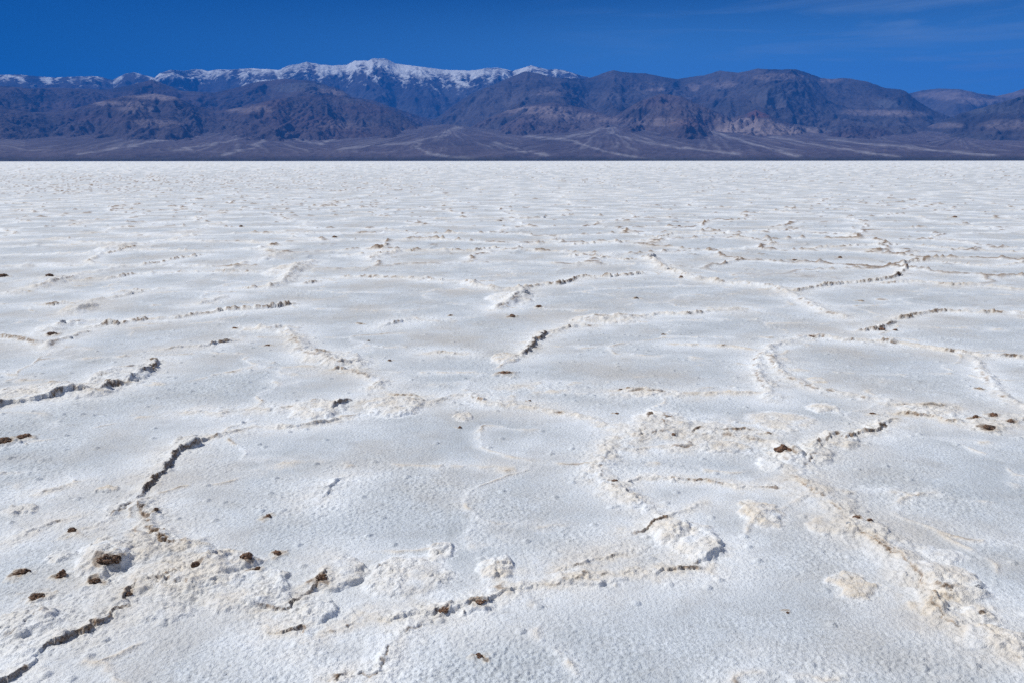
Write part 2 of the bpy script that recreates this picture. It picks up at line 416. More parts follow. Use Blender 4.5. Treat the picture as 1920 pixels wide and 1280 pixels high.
 ('L', 1.5, 8, .4, .7, .2, [(1265,646),(1310,647),(1345,650),(1365,650),(1410,656)]),
 ('L', 4, 22, .6, .4, .6, [(95,527),(140,527),(200,524),(245,516),(300,512),(370,510),(430,510),(480,511)]),
 ('M', 6, 30, .2, .2, 1., [(20,550),(60,542),(105,530),(140,520)]),
 ('L', 4, 20, 1., .5, .5, [(75,571),(105,572),(120,570),(145,569)]),
 ('M', 6, 24, .2, .2, 1., [(130,590),(155,582),(175,575)]),
 ('L', 2.5, 16, .3, .3, .5, [(160,566),(230,555),(280,545),(320,541)]),
 ('L', 3, 18, .4, .3, .6, [(370,572),(400,565),(425,556)]),
 ('L', 2.5, 14, .6, .4, .4, [(0,1018),(25,1008),(75,985),(95,980),(120,975)]),
 ('M', 5, 25, .3, .2, 1., [(-20,1200),(20,1185),(50,1165),(75,1155)]),
 ('L', 1.5, 10, .5, .5, .5, [(70,925),(100,915),(130,908)]),
 ('L', 3.5, 20, .8, .5, .8, [(200,476),(225,470),(250,463)]),
 ('L', 4, 22, .8, .4, .6, [(265,498),(300,492),(340,484),(385,478)]),
 ('L', 3, 22, .6, .5, .6, [(210,550),(240,546),(270,545)]),
 ('L', 4, 22, .8, .5, .6, [(890,472),(905,468),(925,466),(945,465)]),
 ('L', 4, 22, .6, .5, .6, [(640,480),(700,477),(760,472),(830,470),(890,472)]),
 ('L', 4, 22, .7, .5, .6, [(1060,482),(1100,480),(1150,485)]),
 ('L', 4, 22, .6, .5, .6, [(1070,460),(1150,455),(1215,452),(1260,440),(1330,440),(1400,437),(1440,433),(1470,430)]),
 ('M', 3, 24, .2, .5, .7, [(1470,430),(1520,435),(1565,437),(1620,445)]),
 ('L', 3, 18, .3, .2, .3, [(600,935),(618,915),(640,900),(655,890)]),
 ('M', 2, 12, .2, .2, .8, [(560,1222),(572,1210),(585,1200)]),
 ('L', 2, 8, .8, .5, .5, [(620,1272),(640,1272),(650,1265)]),
]
# mounds: x, y, rx, ry (photo pixels), height cm, tan, rough
MND = [
 (1290,1012,62,38,3.5,.45,.45),(1243,992,38,30,5,.6,.6),(1318,1025,45,24,3,.5,.6),(1775,1092,70,42,6,.55,.6),(1740,1135,26,26,4,.8,1.),
 (1425,965,40,30,2.5,.7,.6),(1598,1100,42,26,2.5,.9,.7),(1560,990,45,22,3.5,.5,.5),(1620,990,40,18,3,.3,.6),(930,1072,42,18,3.5,.6,.8),
 (820,1035,30,20,2.5,.4,.7),(240,1030,85,38,6,.5,1.),(340,1085,110,42,5,.5,1.),(205,1050,50,34,5,.4,1.),(470,1105,90,40,4,.35,1.),
 (420,1060,70,24,5,.2,1.),(590,1150,38,22,4,.2,1.),(760,1080,80,45,3,.35,.8),(640,1075,50,30,4,.45,.9),(330,1040,60,25,4,.15,1.),
 (1180,805,40,14,2.5,.3,.8),(1240,795,60,24,4,.35,.7),(1320,800,70,14,2.5,.3,.7),(740,765,60,16,5,.5,.9),(600,768,60,18,5,.5,.9),
 (640,675,36,14,4,.3,1.),(600,672,30,12,4,.5,1.),(1575,825,40,16,4,.4,1.),(1530,850,28,20,3,.4,1.),(1470,850,32,24,5,.3,1.),
 (1740,770,60,10,3,.5,.8),(1540,765,30,8,2,.6,.7),(1535,714,22,6,2,.8,.5),(945,672,28,10,4,.7,.8),(960,560,45,14,6,.3,1.),
 (1130,600,70,9,4,.5,1.),(545,505,40,12,6,.3,1.),(220,463,24,8,9,.2,1.),(150,578,28,10,6,.2,1.),(60,735,90,18,5,.3,1.),
 (230,705,60,16,6,.2,1.),(40,1175,70,32,5,.25,1.),(45,955,30,10,3,.3,1.),(195,917,26,7,2,.8,.8),(870,780,18,7,2.5,.5,.7),
 (1410,960,30,16,2,.6,.7),(1870,1200,70,26,3,.6,.7),(1830,1155,40,18,3,.3,.6),(1210,738,40,7,2,.6,.9),(1765,1040,40,16,2,.2,.3),
 (870,1140,60,14,2.5,.35,.8),(1100,1085,60,14,2.5,.6,.5),(1470,790,60,18,2,.5,.5),(1350,838,60,12,3,.6,.9),(1440,870,26,14,3,.2,.8),
 (150,735,70,12,5,.3,1.),(350,830,30,14,5,.1,1.),(120,1040,26,12,2,.2,.8),(185,1085,26,12,3,.2,.9),(280,1150,80,18,2.5,.2,.7),
]

GB, GS = 'clods of brown mud lying on the salt', 'loose chunks of salt'
CL = [  # x, y, width px, height factor, material, pieces, label
 (135,992,20,.8,'d',2,'small brown clod alone on the left salt, above the round one'),
 (115,1076,23,.9,'b',1,'round brown mud clod at left, between two ragged dark clods'),
 (42,1069,25,.7,'d',3,'ragged dark clod nearest the left edge, left of the round brown clod'),
 (67,1114,32,.6,'d',4,'ragged dark clod half sunk in salt below the round brown clod'),
 (203,1058,38,.7,'d',4,'biggest dark clod heap on the tan rubble of the lower left'),
 (180,1088,24,.6,'d',2,'low dark clod just beneath the biggest clod heap'),
 (240,1113,22,.7,'d',2,'dark clod at the upper end of the bottom left crack'),
 (367,1066,23,.8,'d',1,'dark pointed clod in the white rubble, left of the double clod'),
 (400,1050,20,.8,'s',3,'grey salt chunk between the pointed clod and the double clod'),
 (464,1050,30,.65,'b',3,'brown half of the double clod above the white rubble'),
 (480,1065,20,.8,'d',1,'blackish half of the double clod above the white rubble'),
 (503,966,16,.85,'b',1,'small brown clod alone inside the big foreground salt plate'),
 (519,1034,23,.65,'b',2,'brown clod with a short shadow, on smooth salt right of the double clod'),
 (292,958,13,.8,'d',1,'tiny dark clod below the end of the black curved crack'),
 (602,1088,26,.7,'d',3,'dark crumbly lump wedged in the short steep crack near bottom centre'),
 (831,1144,26,.6,'b',3,'dark brown clod on the low ridge near the bottom centre'),
 (899,1131,26,.35,'b',2,'flat reddish brown clod right of the clod on the low ridge'),
 (899,1229,17,1.0,'r',1,'upright reddish clod alone near the bottom edge'),
 (862,800,8,1.0,'r',1,'tiny orange pebble on white salt above the big plate'),
 (948,695,28,.5,'b',4,'dark brown crumbled clod in the middle of the picture'),
 (1010,573,17,.5,'b',1,'flat brown clod on smooth salt right of the grey salt lump'),
 (960,591,17,.6,'b',2,'brown clod just below the grey salt lump'),
 (1192,558,12,.7,'t',1,'small tan clod alone on a smooth grey plate, right of centre'),
 (985,552,20,.9,'s',3,'grey salt lump standing on the ridge above the flat brown clod'),
 (1466,845,34,.6,'r',5,'large crumbly reddish clod on the ridge junction at right'),
 (1638,774,14,.7,'b',1,'small squared brown clod left of the ridge at right'),
 (1862,776,20,.7,'r',2,'reddish clod on top of the dark pile near the right edge'),
 (1852,797,34,.5,'d',4,'dark main heap of the pile near the right edge'),
 (1830,783,16,.7,'b',2,'brown clod at the left end of the dark pile near the right edge'),
 (1893,794,14,.8,'b',1,'small brown clod right of the dark pile near the right edge'),
 (1243,627,7,.7,'b',1,'tiny brown pebble on a grey plate, right of centre'),
 (1163,731,10,.7,'b',2,'left one of two little clods below the centre right plate'),
 (1178,728,14,.7,'t',2,'right, paler one of two little clods below the centre right plate'),
 (1837,728,13,.6,'t',1,'cream flake lying on the smooth plate at the right'),
 (1615,563,11,.45,'t',1,'flat tan flake on the plate above the dark overhang at right'),
 (8,822,30,.6,'d',3,'dark clod cut by the left edge of the photo'),
 (46,815,24,.5,'b',3,'brown crumbs right of the clod at the left edge'),
 (5,515,18,.6,'d',2,'dark clod far off at the left edge'),
 (93,515,18,.6,'d',2,'dark clod far off, second in from the left edge'),
 (133,633,10,.8,'s',1,'small grey salt ball on a smooth plate at upper left'),
 (118,607,16,.9,'s',2,'grey salt lump standing on the rubble at upper left'),
 (95,623,20,.5,'d',3,'dark clod in front of the grey salt lump at upper left'),
 (1790,407,11,.7,'r',1,'small reddish clod far off at the right'),
 (1153,903,13,.8,'r',2,'reddish brown knob on the curved ridge right of the big plate'),
 (1181,904,9,.9,'s',1,'little grey knob beside the reddish knob on the curved ridge'),
 (1262,817,9,.8,'r',1,'tiny red brown knob on the tan ridge above the small plate'),
 (1293,832,8,.9,'b',1,'tiny brown knob on the front of the tan ridge above the small plate'),
 (1476,1146,10,.5,'d',1,'tiny dark pebble on the grainy salt at lower right'),
 (845,590,10,.5,'b',1,'tiny brown clod left of the grey salt lump and its clods'),
 (672,605,11,.4,'t',1,'flat tan flake on the smooth plate at upper middle left'),
 (1832,1109,15,.9,'s',3,'grey salt knob at the right end of the big lower right mound'),
 (1606,977,15,.8,'r',3,'left one of two brown knots on the right hand ridge'),
 (1630,982,13,.8,'r',2,'right one of two brown knots on the right hand ridge'),
 (1588,990,11,.8,'s',2,'grey knob left of the two brown knots on the right hand ridge'),
 (1490,486,14,.4,'b',2,'flat dark clod on the far plate right of centre'),
 (1575,483,8,.8,'b',1,'tiny round clod on the far plate, right of the flat dark one'),
 (1653,618,15,.5,'r',2,'left of two reddish crusts above the dark overhang at right'),
 (1678,619,9,.6,'r',1,'right, smaller of two reddish crusts above the dark overhang at right'),
 (1519,631,14,.4,'b',2,'flat brown crust left of the dark overhang at right'),
 (1684,517,9,.7,'d',1,'tiny dark clod on the bend of the far right ridge'),
 (1252,507,8,.7,'s',2,'grey salt knob on the far ridge right of centre'),
 (1223,483,16,.7,'s',3,'pale grey salt heap where far ridges meet right of centre'),
 (1277,520,9,.7,'b',1,'tiny dark clod at the lower end of the far pale ridge'),
 (255,714,15,.9,'s',2,'grey salt ball at the end of the black cleft on the left'),
 (203,720,16,.8,'t',2,'tan knob on top of the black cleft on the left'),
 (286,677,13,.6,'t',2,'small tan crust at the upper end of the left ridge'),
 (808,662,0,0,'',0,''),
 (440,614,13,.5,'b',2,'small brown crumbs on the plate at upper left centre'),
 (502,646,12,.5,'b',2,'small brown crust left of the white rubble at upper left centre'),
 (730,675,8,.7,'r',1,'tiny red brown pebble left of the central crumbled clod'),
 (691,638,5,.8,'b',1,'very tiny pebble on the smooth plate above centre left'),
 (993,750,6,.9,'b',1,'very tiny brown pebble right of the central crumbled clod'),
 (1156,773,8,.6,'b',1,'tiny brown pebble left of the short slits above the small plate'),
 (937,412,13,.4,'d',2,'dark clod far off near the top centre of the flat'),
 (627,443,12,.6,'b',2,'brown clod far off left of centre'),
 (452,424,7,.9,'r',1,'tiny round clod far off on the left'),
 (1273,423,10,.5,'b',1,'brown clod far off right of centre'),
 (1020,407,9,.8,'s',2,'pale grey lump far off just right of centre'),
]

def axis_r():
    r, out = 0.05, []
    while r < 1.3:
        out.append(r); r += 0.04 if r < 1.0 else 0.012
    while r < 15000:
        out.append(r)
        a = r * 0.00135
        b = r * r / (CAM_H * FPX * 0.5333) * 0.5
        r += max(a, min(b, 250.0)) if r > 8 else a
    return np.array(out)

def axis_t():
    fine = np.arange(-0.665, 0.665, 0.00135)
    def grow(a, s):
        out, st = [], 0.0015
        while abs(a) < math.pi - 0.07:
            st = min(st * 1.035, 0.06); a += s * st; out.append(a)
        return out
    rgt = grow(fine[-1], 1); lft = grow(fine[0], -1)[::-1]
    return np.concatenate([lft, fine, rgt])

def build_ground():
    rr, tt = axis_r(), axis_t()
    TH, RR = np.meshgrid(tt, rr)
    X = (np.sin(TH) * RR).astype(F32); Y = (np.cos(TH) * RR).astype(F32)
    RR = RR.astype(F32); TH = TH.astype(F32)
    Z = np.zeros_like(X); halo = np.zeros_like(X); tan = np.zeros_like(X); mud = np.zeros_like(X); rough = np.zeros_like(X)
    nr = int(np.searchsorted(rr, 40.0))
    Xn, Yn = X[:nr], Y[:nr]
    w1x, w1y = fbm(Xn * 2.2, Yn * 2.2, 3, 1), fbm(Xn * 2.2, Yn * 2.2, 3, 9)
    w2x, w2y = fbm(Xn * 14, Yn * 14, 3, 21), fbm(Xn * 14, Yn * 14, 3, 33)
    w3x, w3y = fbm(Xn * 26, Yn * 26, 3, 41), fbm(Xn * 26, Yn * 26, 3, 47)
    WX = Xn + w1x * .05 + w2x * .04 + w3x * .018; WY = Yn + w1y * .05 + w2y * .04 + w3y * .018
    NL = fbm(Xn * 3.1, Yn * 3.1, 3, 51); NM = fbm(Xn * 9, Yn * 9, 3, 57); NF = fbm(Xn * 30, Yn * 30, 3, 63)
    for (ty, h, w, dark, tn, rg, pts) in RID:
        P = np.array([G(*p) for p in pts])
        pm = np.array([G(*p) for p in pts]).mean(0); fac = float(np.clip(np.hypot(*pm) / 4.6, .68, 2.2))
        h *= .01 * (.30 if ty == 'L' else .24) * fac; w *= .01 * .85
        m = max(w * 2.6, .5)
        pr = np.hypot(P[:, 0], P[:, 1]); pt = np.arctan2(P[:, 0], P[:, 1])
        dth = m / pr.min()
        r0, r1 = np.searchsorted(rr, pr.min() - m), min(nr, np.searchsorted(rr, pr.max() + m))
        c0, c1 = np.searchsorted(tt, pt.min() - dth), np.searchsorted(tt, pt.max() + dth)
        if r1 <= r0 or c1 <= c0: continue
        S = (slice(r0, r1), slice(c0, c1))
        x, y = WX[S], WY[S]
        best = np.full(x.shape, 1e9, F32); sd = np.zeros_like(best); al = np.zeros_like(best)
        L = 0.0; tot = float(np.hypot(*(P[1:] - P[:-1]).T).sum())
        for a, b in zip(P[:-1], P[1:]):
            d = b - a; l = float(np.hypot(*d))
            if l < 1e-6: continue
            u = d / l
            ex, ey = x - a[0], y - a[1]
            t = np.clip(ex * u[0] + ey * u[1], 0, l)
            qx, qy = ex - t * u[0], ey - t * u[1]
            dd = np.sqrt(qx * qx + qy * qy)
            side = u[0] * qy - u[1] * qx
            k = dd < best
            best = np.where(k, dd, best); sd = np.where(k, np.where(side >= 0, dd, -dd), sd); al = np.where(k, L + t, al)
            L += l
        endf = ss(0, min(.10, tot * .3), al) * ss(0, min(.10, tot * .3), tot - al) * .75 + .25
        hm = np.clip(.8 + 1.1 * NL[S] + .35 * NM[S] + .25 * NF[S], .08, 1.8)
        # ends fall away beyond the last point
        if ty == 'L':
            wv = np.clip(.45 + .45 * NM[S] + .6 * NL[S] + .4 * NF[S], .08, 1.15)
            up = np.where(sd > 0, (.70 * np.clip(1 - sd / (w * .38), 0, 1) ** 1.2 + .30 * np.clip(1 - sd / (w * 1.1), 0, 1) ** 1.4), ss(-.010 * fac, .0, sd))
            z = h * hm * endf * up
            z0_ = .007 * fac * np.exp(-(sd / (.022 * fac)) ** 2) * endf * np.clip(.8 + NM[S], 0, 1.5)
            trench = z0_ - .012 * dark * np.exp(-((sd + .012 * fac) / (.010 * wv * fac)) ** 2) * endf * wv
            z = z + trench
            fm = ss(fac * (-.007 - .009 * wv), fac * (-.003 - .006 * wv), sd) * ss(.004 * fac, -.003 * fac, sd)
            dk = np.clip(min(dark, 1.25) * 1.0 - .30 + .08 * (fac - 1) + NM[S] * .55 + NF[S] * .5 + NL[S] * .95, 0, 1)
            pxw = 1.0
            mud[S] = np.maximum(mud[S], fm * ss(.34, .56, dk) * endf * pxw)  # brown mud on crack faces; on the curved crack it is painted shade
            tb = np.exp(-(sd / .05) ** 2)
            tan[S] = np.maximum(tan[S], tn * tb * ss(-.5, .2, NM[S] + .15) * 1.0)
            tan[S] = np.maximum(tan[S], tn * .75 * np.exp(-((sd - .04) / (w * .6)) ** 2) * ss(-.3, .4, NL[S] + NM[S] * .4))
            rg_m = np.exp(-((sd - .02) / (w * .42)) ** 2)
        else:
            w *= .72
            q = best / w
            z = h * hm * endf * np.clip(1 - q * q, 0, 1) ** 1.5
            cr = np.exp(-(sd / (.016 * fac)) ** 2) * endf
            z = z + .009 * fac * cr * np.clip(.7 + .8 * NM[S] + .6 * NL[S], 0, 1.5)
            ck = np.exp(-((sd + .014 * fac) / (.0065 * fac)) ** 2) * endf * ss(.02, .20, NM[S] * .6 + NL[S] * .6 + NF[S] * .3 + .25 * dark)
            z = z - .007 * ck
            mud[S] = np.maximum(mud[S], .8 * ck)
            tan[S] = np.maximum(tan[S], .8 * tn * np.exp(-((sd + .01) / (.035 * fac)) ** 2) * ss(-.4, .1, NM[S]))
            tan[S] = np.maximum(tan[S], tn * np.exp(-(q / .9) ** 2) * ss(-.5, .25, NM[S]) * .95)
            spot = ss(.42 - .25 * dark, .55 - .25 * dark, NM[S] * .8 + NF[S] * .3) * np.exp(-(q / .5) ** 2) * (dark > .15) * .8
            mud[S] = np.maximum(mud[S], spot * endf * min(1, dark * 2.5))
            rg_m = np.exp(-(q / .75) ** 2)
        Z[S] = np.where(np.abs(z) > np.abs(Z[S]), z, Z[S]) + .35 * np.where(np.abs(z) > np.abs(Z[S]), Z[S], z) * (Z[S] > 0)
        rough[S] = np.maximum(rough[S], rg * rg_m * (.55 + .6 * NL[S] + .3) * (1 + .35 * (fac - 1)))
        halo[S] = np.maximum(halo[S], np.exp(-(best / (.10 + w * .5 + .05 * fac)) ** 2) * np.clip(1.0 + .4 * NL[S], 0, 1))
    for (px, py, rx, ry, h, tn, rg) in MND:
        cx, cy = G(px, py)
        ax = abs(G(px + rx, py)[0] - cx); ay = abs(G(px, py - ry)[1] - G(px, py + ry)[1]) * .5
        m = max(ax, ay) * 1.6
        pr, pt = math.hypot(cx, cy), math.atan2(cx, cy)
        r0, r1 = np.searchsorted(rr, pr - m), min(nr, np.searchsorted(rr, pr + m))
        c0, c1 = np.searchsorted(tt, pt - m / pr), np.searchsorted(tt, pt + m / pr)
        S = (slice(r0, r1), slice(c0, c1))
        q = ((WX[S] - cx) / ax) ** 2 + ((WY[S] - cy) / ay) ** 2
        q = q + .45 * NL[S] + .2 * NM[S]
        f = np.clip(1.05 - q, 0, 1)
        Z[S] += .01 * h * ss(0, .75, f) * .38
        rough[S] = np.maximum(rough[S], rg * ss(0, .5, f))
        halo[S] = np.maximum(halo[S], ss(0, .6, np.clip(1.5 - q, 0, 1)))
        tan[S] = np.maximum(tan[S], tn * 1.05 * ss(0, .5, f) * ss(-.6, .15, NM[S] + NL[S] * .5))
    for (px, py, w_, hk_, mt_, np__, lb_) in CL:
        if not w_: continue
        cx, cy = G(px, py + w_ * .22)
        pr, pt = math.hypot(cx, cy), math.atan2(cx, cy)
        rad = w_ / FPX * math.hypot(pr, CAM_H) * .5
        m = rad * 3.2
        r0, r1 = np.searchsorted(rr, pr - m), min(nr, np.searchsorted(rr, pr + m))
        c0, c1 = np.searchsorted(tt, pt - m / pr), np.searchsorted(tt, pt + m / pr)
        S = (slice(r0, r1), slice(c0, c1))
        d = np.sqrt((WX[S] - cx) ** 2 + (WY[S] - cy) ** 2) / rad * (1 + .7 * NF[S] + .5 * NM[S])
        Z[S] += .22 * rad * np.exp(-((d - .95) / .45) ** 2)
        if mt_ != 's':
            tan[S] = np.maximum(tan[S], .6 * ss(2.0, .8, d))
            mud[S] = np.maximum(mud[S], .7 * ss(1.05, .6, d))
            mud[S] = np.maximum(mud[S], .75 * ss(.45, .6, NF[S]) * ss(2.6, 1.0, d))
    # polygons of the far field and of everything outside the surveyed part
    xw = X + fbm(X * .8, Y * .8, 3, 70) * .55; yw = Y + fbm(X * .8, Y * .8, 3, 76) * .55
    nq = fbm(X * 1.7, Y * 2.4, 3, 83); ng = fbm(X * .07, Y * .045, 3, 89)
    f1, f2, cid = worley(xw / 2.3, yw / 1.9, 5, .85, True)
    e = (f2 - f1) * 1.05
    known = ss(14.5, 11.5, RR) * ss(.70, .63, np.abs(TH)) * ss(.3, .6, RR)
    k = 1 - known
    nl = fbm(X * .9, Y * .9, 3, 81); nm = fbm(X * 5, Y * 5, 3, 87)
    hm = np.clip(.55 + .9 * nl + .5 * nm, .05, 1.7)
    rid = np.exp(-(e / .085) ** 1.5)
    far_fade = 1.0
    h1, h2_, _ = worley(xw / .95 + 7, yw / .8, 8, .9, True)
    e2 = (h2_ - h1) * .45
    rid2 = np.exp(-(e2 / .05) ** 1.5) * ss(.0, .45, nm * .5 - nl * .9)
    rids = np.exp(-(e / .045) ** 1.3)
    Z += k * (.014 * hm * rid + .050 * hm * rids * (.6 + 1.1 * nm) + .026 * rid2) * (1 + .4 * ng)
    spot2 = ss(.20, .32, nm * .5 + nq * .4 + .2 * ng) * rid2 * .9
    mthr = .16 - .06 * ss(60, 14, RR)
    spot = ss(mthr, mthr + .10, nm * .35 + nq * .6 + nl * .25 + ng * .5 + .04) * ss(.060, .012, e + .02 * nm)
    # a browner, rougher belt lies further out on the left
    belt = ss(38, 55, RR) * ss(150, 90, RR) * ss(.1, -.45, TH)
    spot = np.maximum(spot, spot2)
    spot = np.maximum(spot, belt * ss(.12, .25, nm) * ss(.35, .1, e))
    mud = np.maximum(mud, k * spot * (.95 - .30 * ss(80, 300, RR)) * ss(900, 200, RR))
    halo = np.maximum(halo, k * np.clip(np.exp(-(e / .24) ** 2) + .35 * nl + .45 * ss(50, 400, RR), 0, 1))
    rough = np.maximum(rough, k * rid * 1.4)
    tan = np.maximum(tan, k * rid * ss(-.1, .4, nl) * .6)
    # faint seams inside plates everywhere
    g1, g2, _ = worley(X / .8 + nl * .6, Y / .8 + nm * .15, 11, .9, True)
    seam = np.exp(-((g2 - g1) / .05) ** 2) * ss(.0, .5, nl)
    j1, j2, _ = worley(X / 1.25 + nl * .9 + .05 * nm, Y / 1.05 + nm * .12, 15, .9, True)
    ej = (j2 - j1) * .55
    rim = np.exp(-(ej / .022) ** 1.4) * ss(-.25, .15, nl + .5 * nm) * known
    Z += .010 * rim * (.6 + .8 * nm)
    halo = np.maximum(halo, .75 * np.exp(-(ej / .07) ** 2) * ss(-.25, .15, nl + .5 * nm) * known)
    tan = np.maximum(tan, rim * ss(-.1, .25, nm) * .75)
    mud = np.maximum(mud, np.exp(-(ej / .010) ** 2) * ss(.30, .40, nm * .8 + nl * .4) * known * .7)
    Z += .0015 * seam * ss(30, 15, RR)
    halo = np.maximum(halo, seam * .35)
    # large soft undulation
    Z += (.005 * fbm(X * .35, Y * .35, 2, 91) * ss(.3, 1.5, RR) * ss(14, 6, RR)).astype(F32)
    # popcorn
    halo = np.clip(halo, 0, 1); rough = np.clip(rough, 0, 1.6)
    n2 = int(np.searchsorted(rr, 20.0))
    Xn, Yn = X[:n2], Y[:n2]
    rg = rough[:n2]
    ox, oy = fbm(Xn * 25, Yn * 25, 2, 101) * .02, fbm(Xn * 25, Yn * 25, 2, 107) * .02
    a, ida = worley((Xn + ox) / .075, (Yn + oy) / .075, 1)
    ba = np.sqrt(np.clip(1 - (a / (.35 + .35 * ida)) ** 2, 0, 1)) * (ida > .45)
    b_, idb = worley((Xn + ox) / .034, (Yn + oy) / .034, 2)
    bb = np.sqrt(np.clip(1 - (b_ / (.45 + .3 * idb)) ** 2, 0, 1))
    c_, idc = worley((Xn + ox * .5) / .019, (Yn + oy * .5) / .019, 3)
    bc = np.clip(1 - (c_ / .75) ** 2, 0, 1) * (.4 + .6 * idc)
    nn = fbm(Xn * 40, Yn * 40, 3, 111)
    nw = fbm(Xn * 7, Yn * 7, 3, 117)
    fl, _, fid = worley((Xn + ox * 2.2) / .062, (Yn + oy * 2.2) / .062, 9, .9, True)
    flake = (fid - .5) + ((fid * 7.3) % 1 - .5) * gn(Xn * 16, Yn * 16, 131) * 1.6
    rdg = fbm(Xn * 17 + ox * 8, Yn * 17, 3, 137, ridged=True)
    rg2 = rg * np.clip(.75 + .9 * nw, .15, 1.4)
    Z[:n2] += rg2 * (.0055 * ba * (idb * .5 + .6) + .004 * bb + .006 * nn + .010 * flake + .006 * rdg)
    pz = fbm(Xn * 1.1, Yn * 1.1, 4, 151)
    pl = np.clip(.62 + .6 * nw + 1.7 * pz, .06, 1.6)
    Z[:n2] += (1 - .5 * np.clip(rg, 0, 1)) * (.0048 * bc * pl + .004 * nn * pl)
    # little crusty bumps scattered on plates
    s_, ids = worley(Xn / .16, Yn / .16, 6)
    Z[:n2] += .010 * np.clip(1 - (s_ / .13) ** 2, 0, 1) * (ids > .72)
    tan[:n2] = np.maximum(tan[:n2], .62 * np.clip(rg, 0, 1) * ss(-.25, .35, fbm(Xn * 1.6, Yn * 1.6, 4, 141)) * ss(-.4, .3, nw))
    # dark grit in pockets of the rubble
    pocket = ss(.40, .50, nw * .5 + nn * .6) * ss(.55, .9, rg)
    mud[:n2] = np.maximum(mud[:n2], pocket * .85)
    Z[Z.shape[0] - 1] -= 0.0
    print('ground verts', X.shape, X.size)
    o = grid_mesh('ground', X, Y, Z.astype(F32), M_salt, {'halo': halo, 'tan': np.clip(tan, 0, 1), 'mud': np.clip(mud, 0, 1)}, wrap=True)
    o['kind'] = 'structure'; o['label'] = 'white cracked salt flat with raised polygon ridges reaching to the mountains'
    return rr, tt, Z

RR_AX, TT_AX, GZ = build_ground()

def ground_z(x, y):
    r, t = math.hypot(x, y), math.atan2(x, y)
    i = min(max(int(np.searchsorted(RR_AX, r)), 1), len(RR_AX) - 2); j = min(max(int(np.searchsorted(TT_AX, t)), 1), len(TT_AX) - 2)
    return float(GZ[i - 1:i + 2, j - 1:j + 2].mean())

# ------------------------------------------------------------------ mountains
def gullies(x, y, gx, gy, lam, seed):
    """stripes running down the slope; returns height -1..1 and d/dx, d/dy"""
    u, v = x / lam, y / lam
    ln = np.sqrt(gx * gx + gy * gy) + 1e-6
    dx_, dy_ = -gy / ln, gx / ln
    fx, fy = np.floor(u), np.floor(v)
    ix, iy = fx.astype(np.int32), fy.astype(np.int32)
    du, dv = (u - fx).astype(F32), (v - fy).astype(F32)
    C = np.zeros_like(u, F32); S_ = np.zeros_like(C); W = np.zeros_like(C)
    for i in (-1, 0, 1):
        for j in (-1, 0, 1):
            k = _perm2[_perm2[(ix + i + seed * 13) & 255] + ((iy + j) & 255)]
            px = du - i - (_perm2[k + 11].astype(F32) / 256 * .9 + .05)
            py = dv - j - (_perm2[k + 97].astype(F32) / 256 * .9 + .05)
            w = np.exp(-2.2 * (px * px + py * py)) - .007
            w = np.maximum(w, 0)
            ph = (px * dx_ + py * dy_) * 6.2832 * 1.0
            C += w * np.cos(ph); S_ += w * np.sin(ph); W += w
    C /= W + 1e-6; S_ /= W + 1e-6
    mg = np.sqrt(C * C + S_ * S_) + .15
    C /= mg; S_ /= mg
    return C, -S_ * dx_ * 6.2832 / lam, -S_ * dy_ * 6.2832 / lam

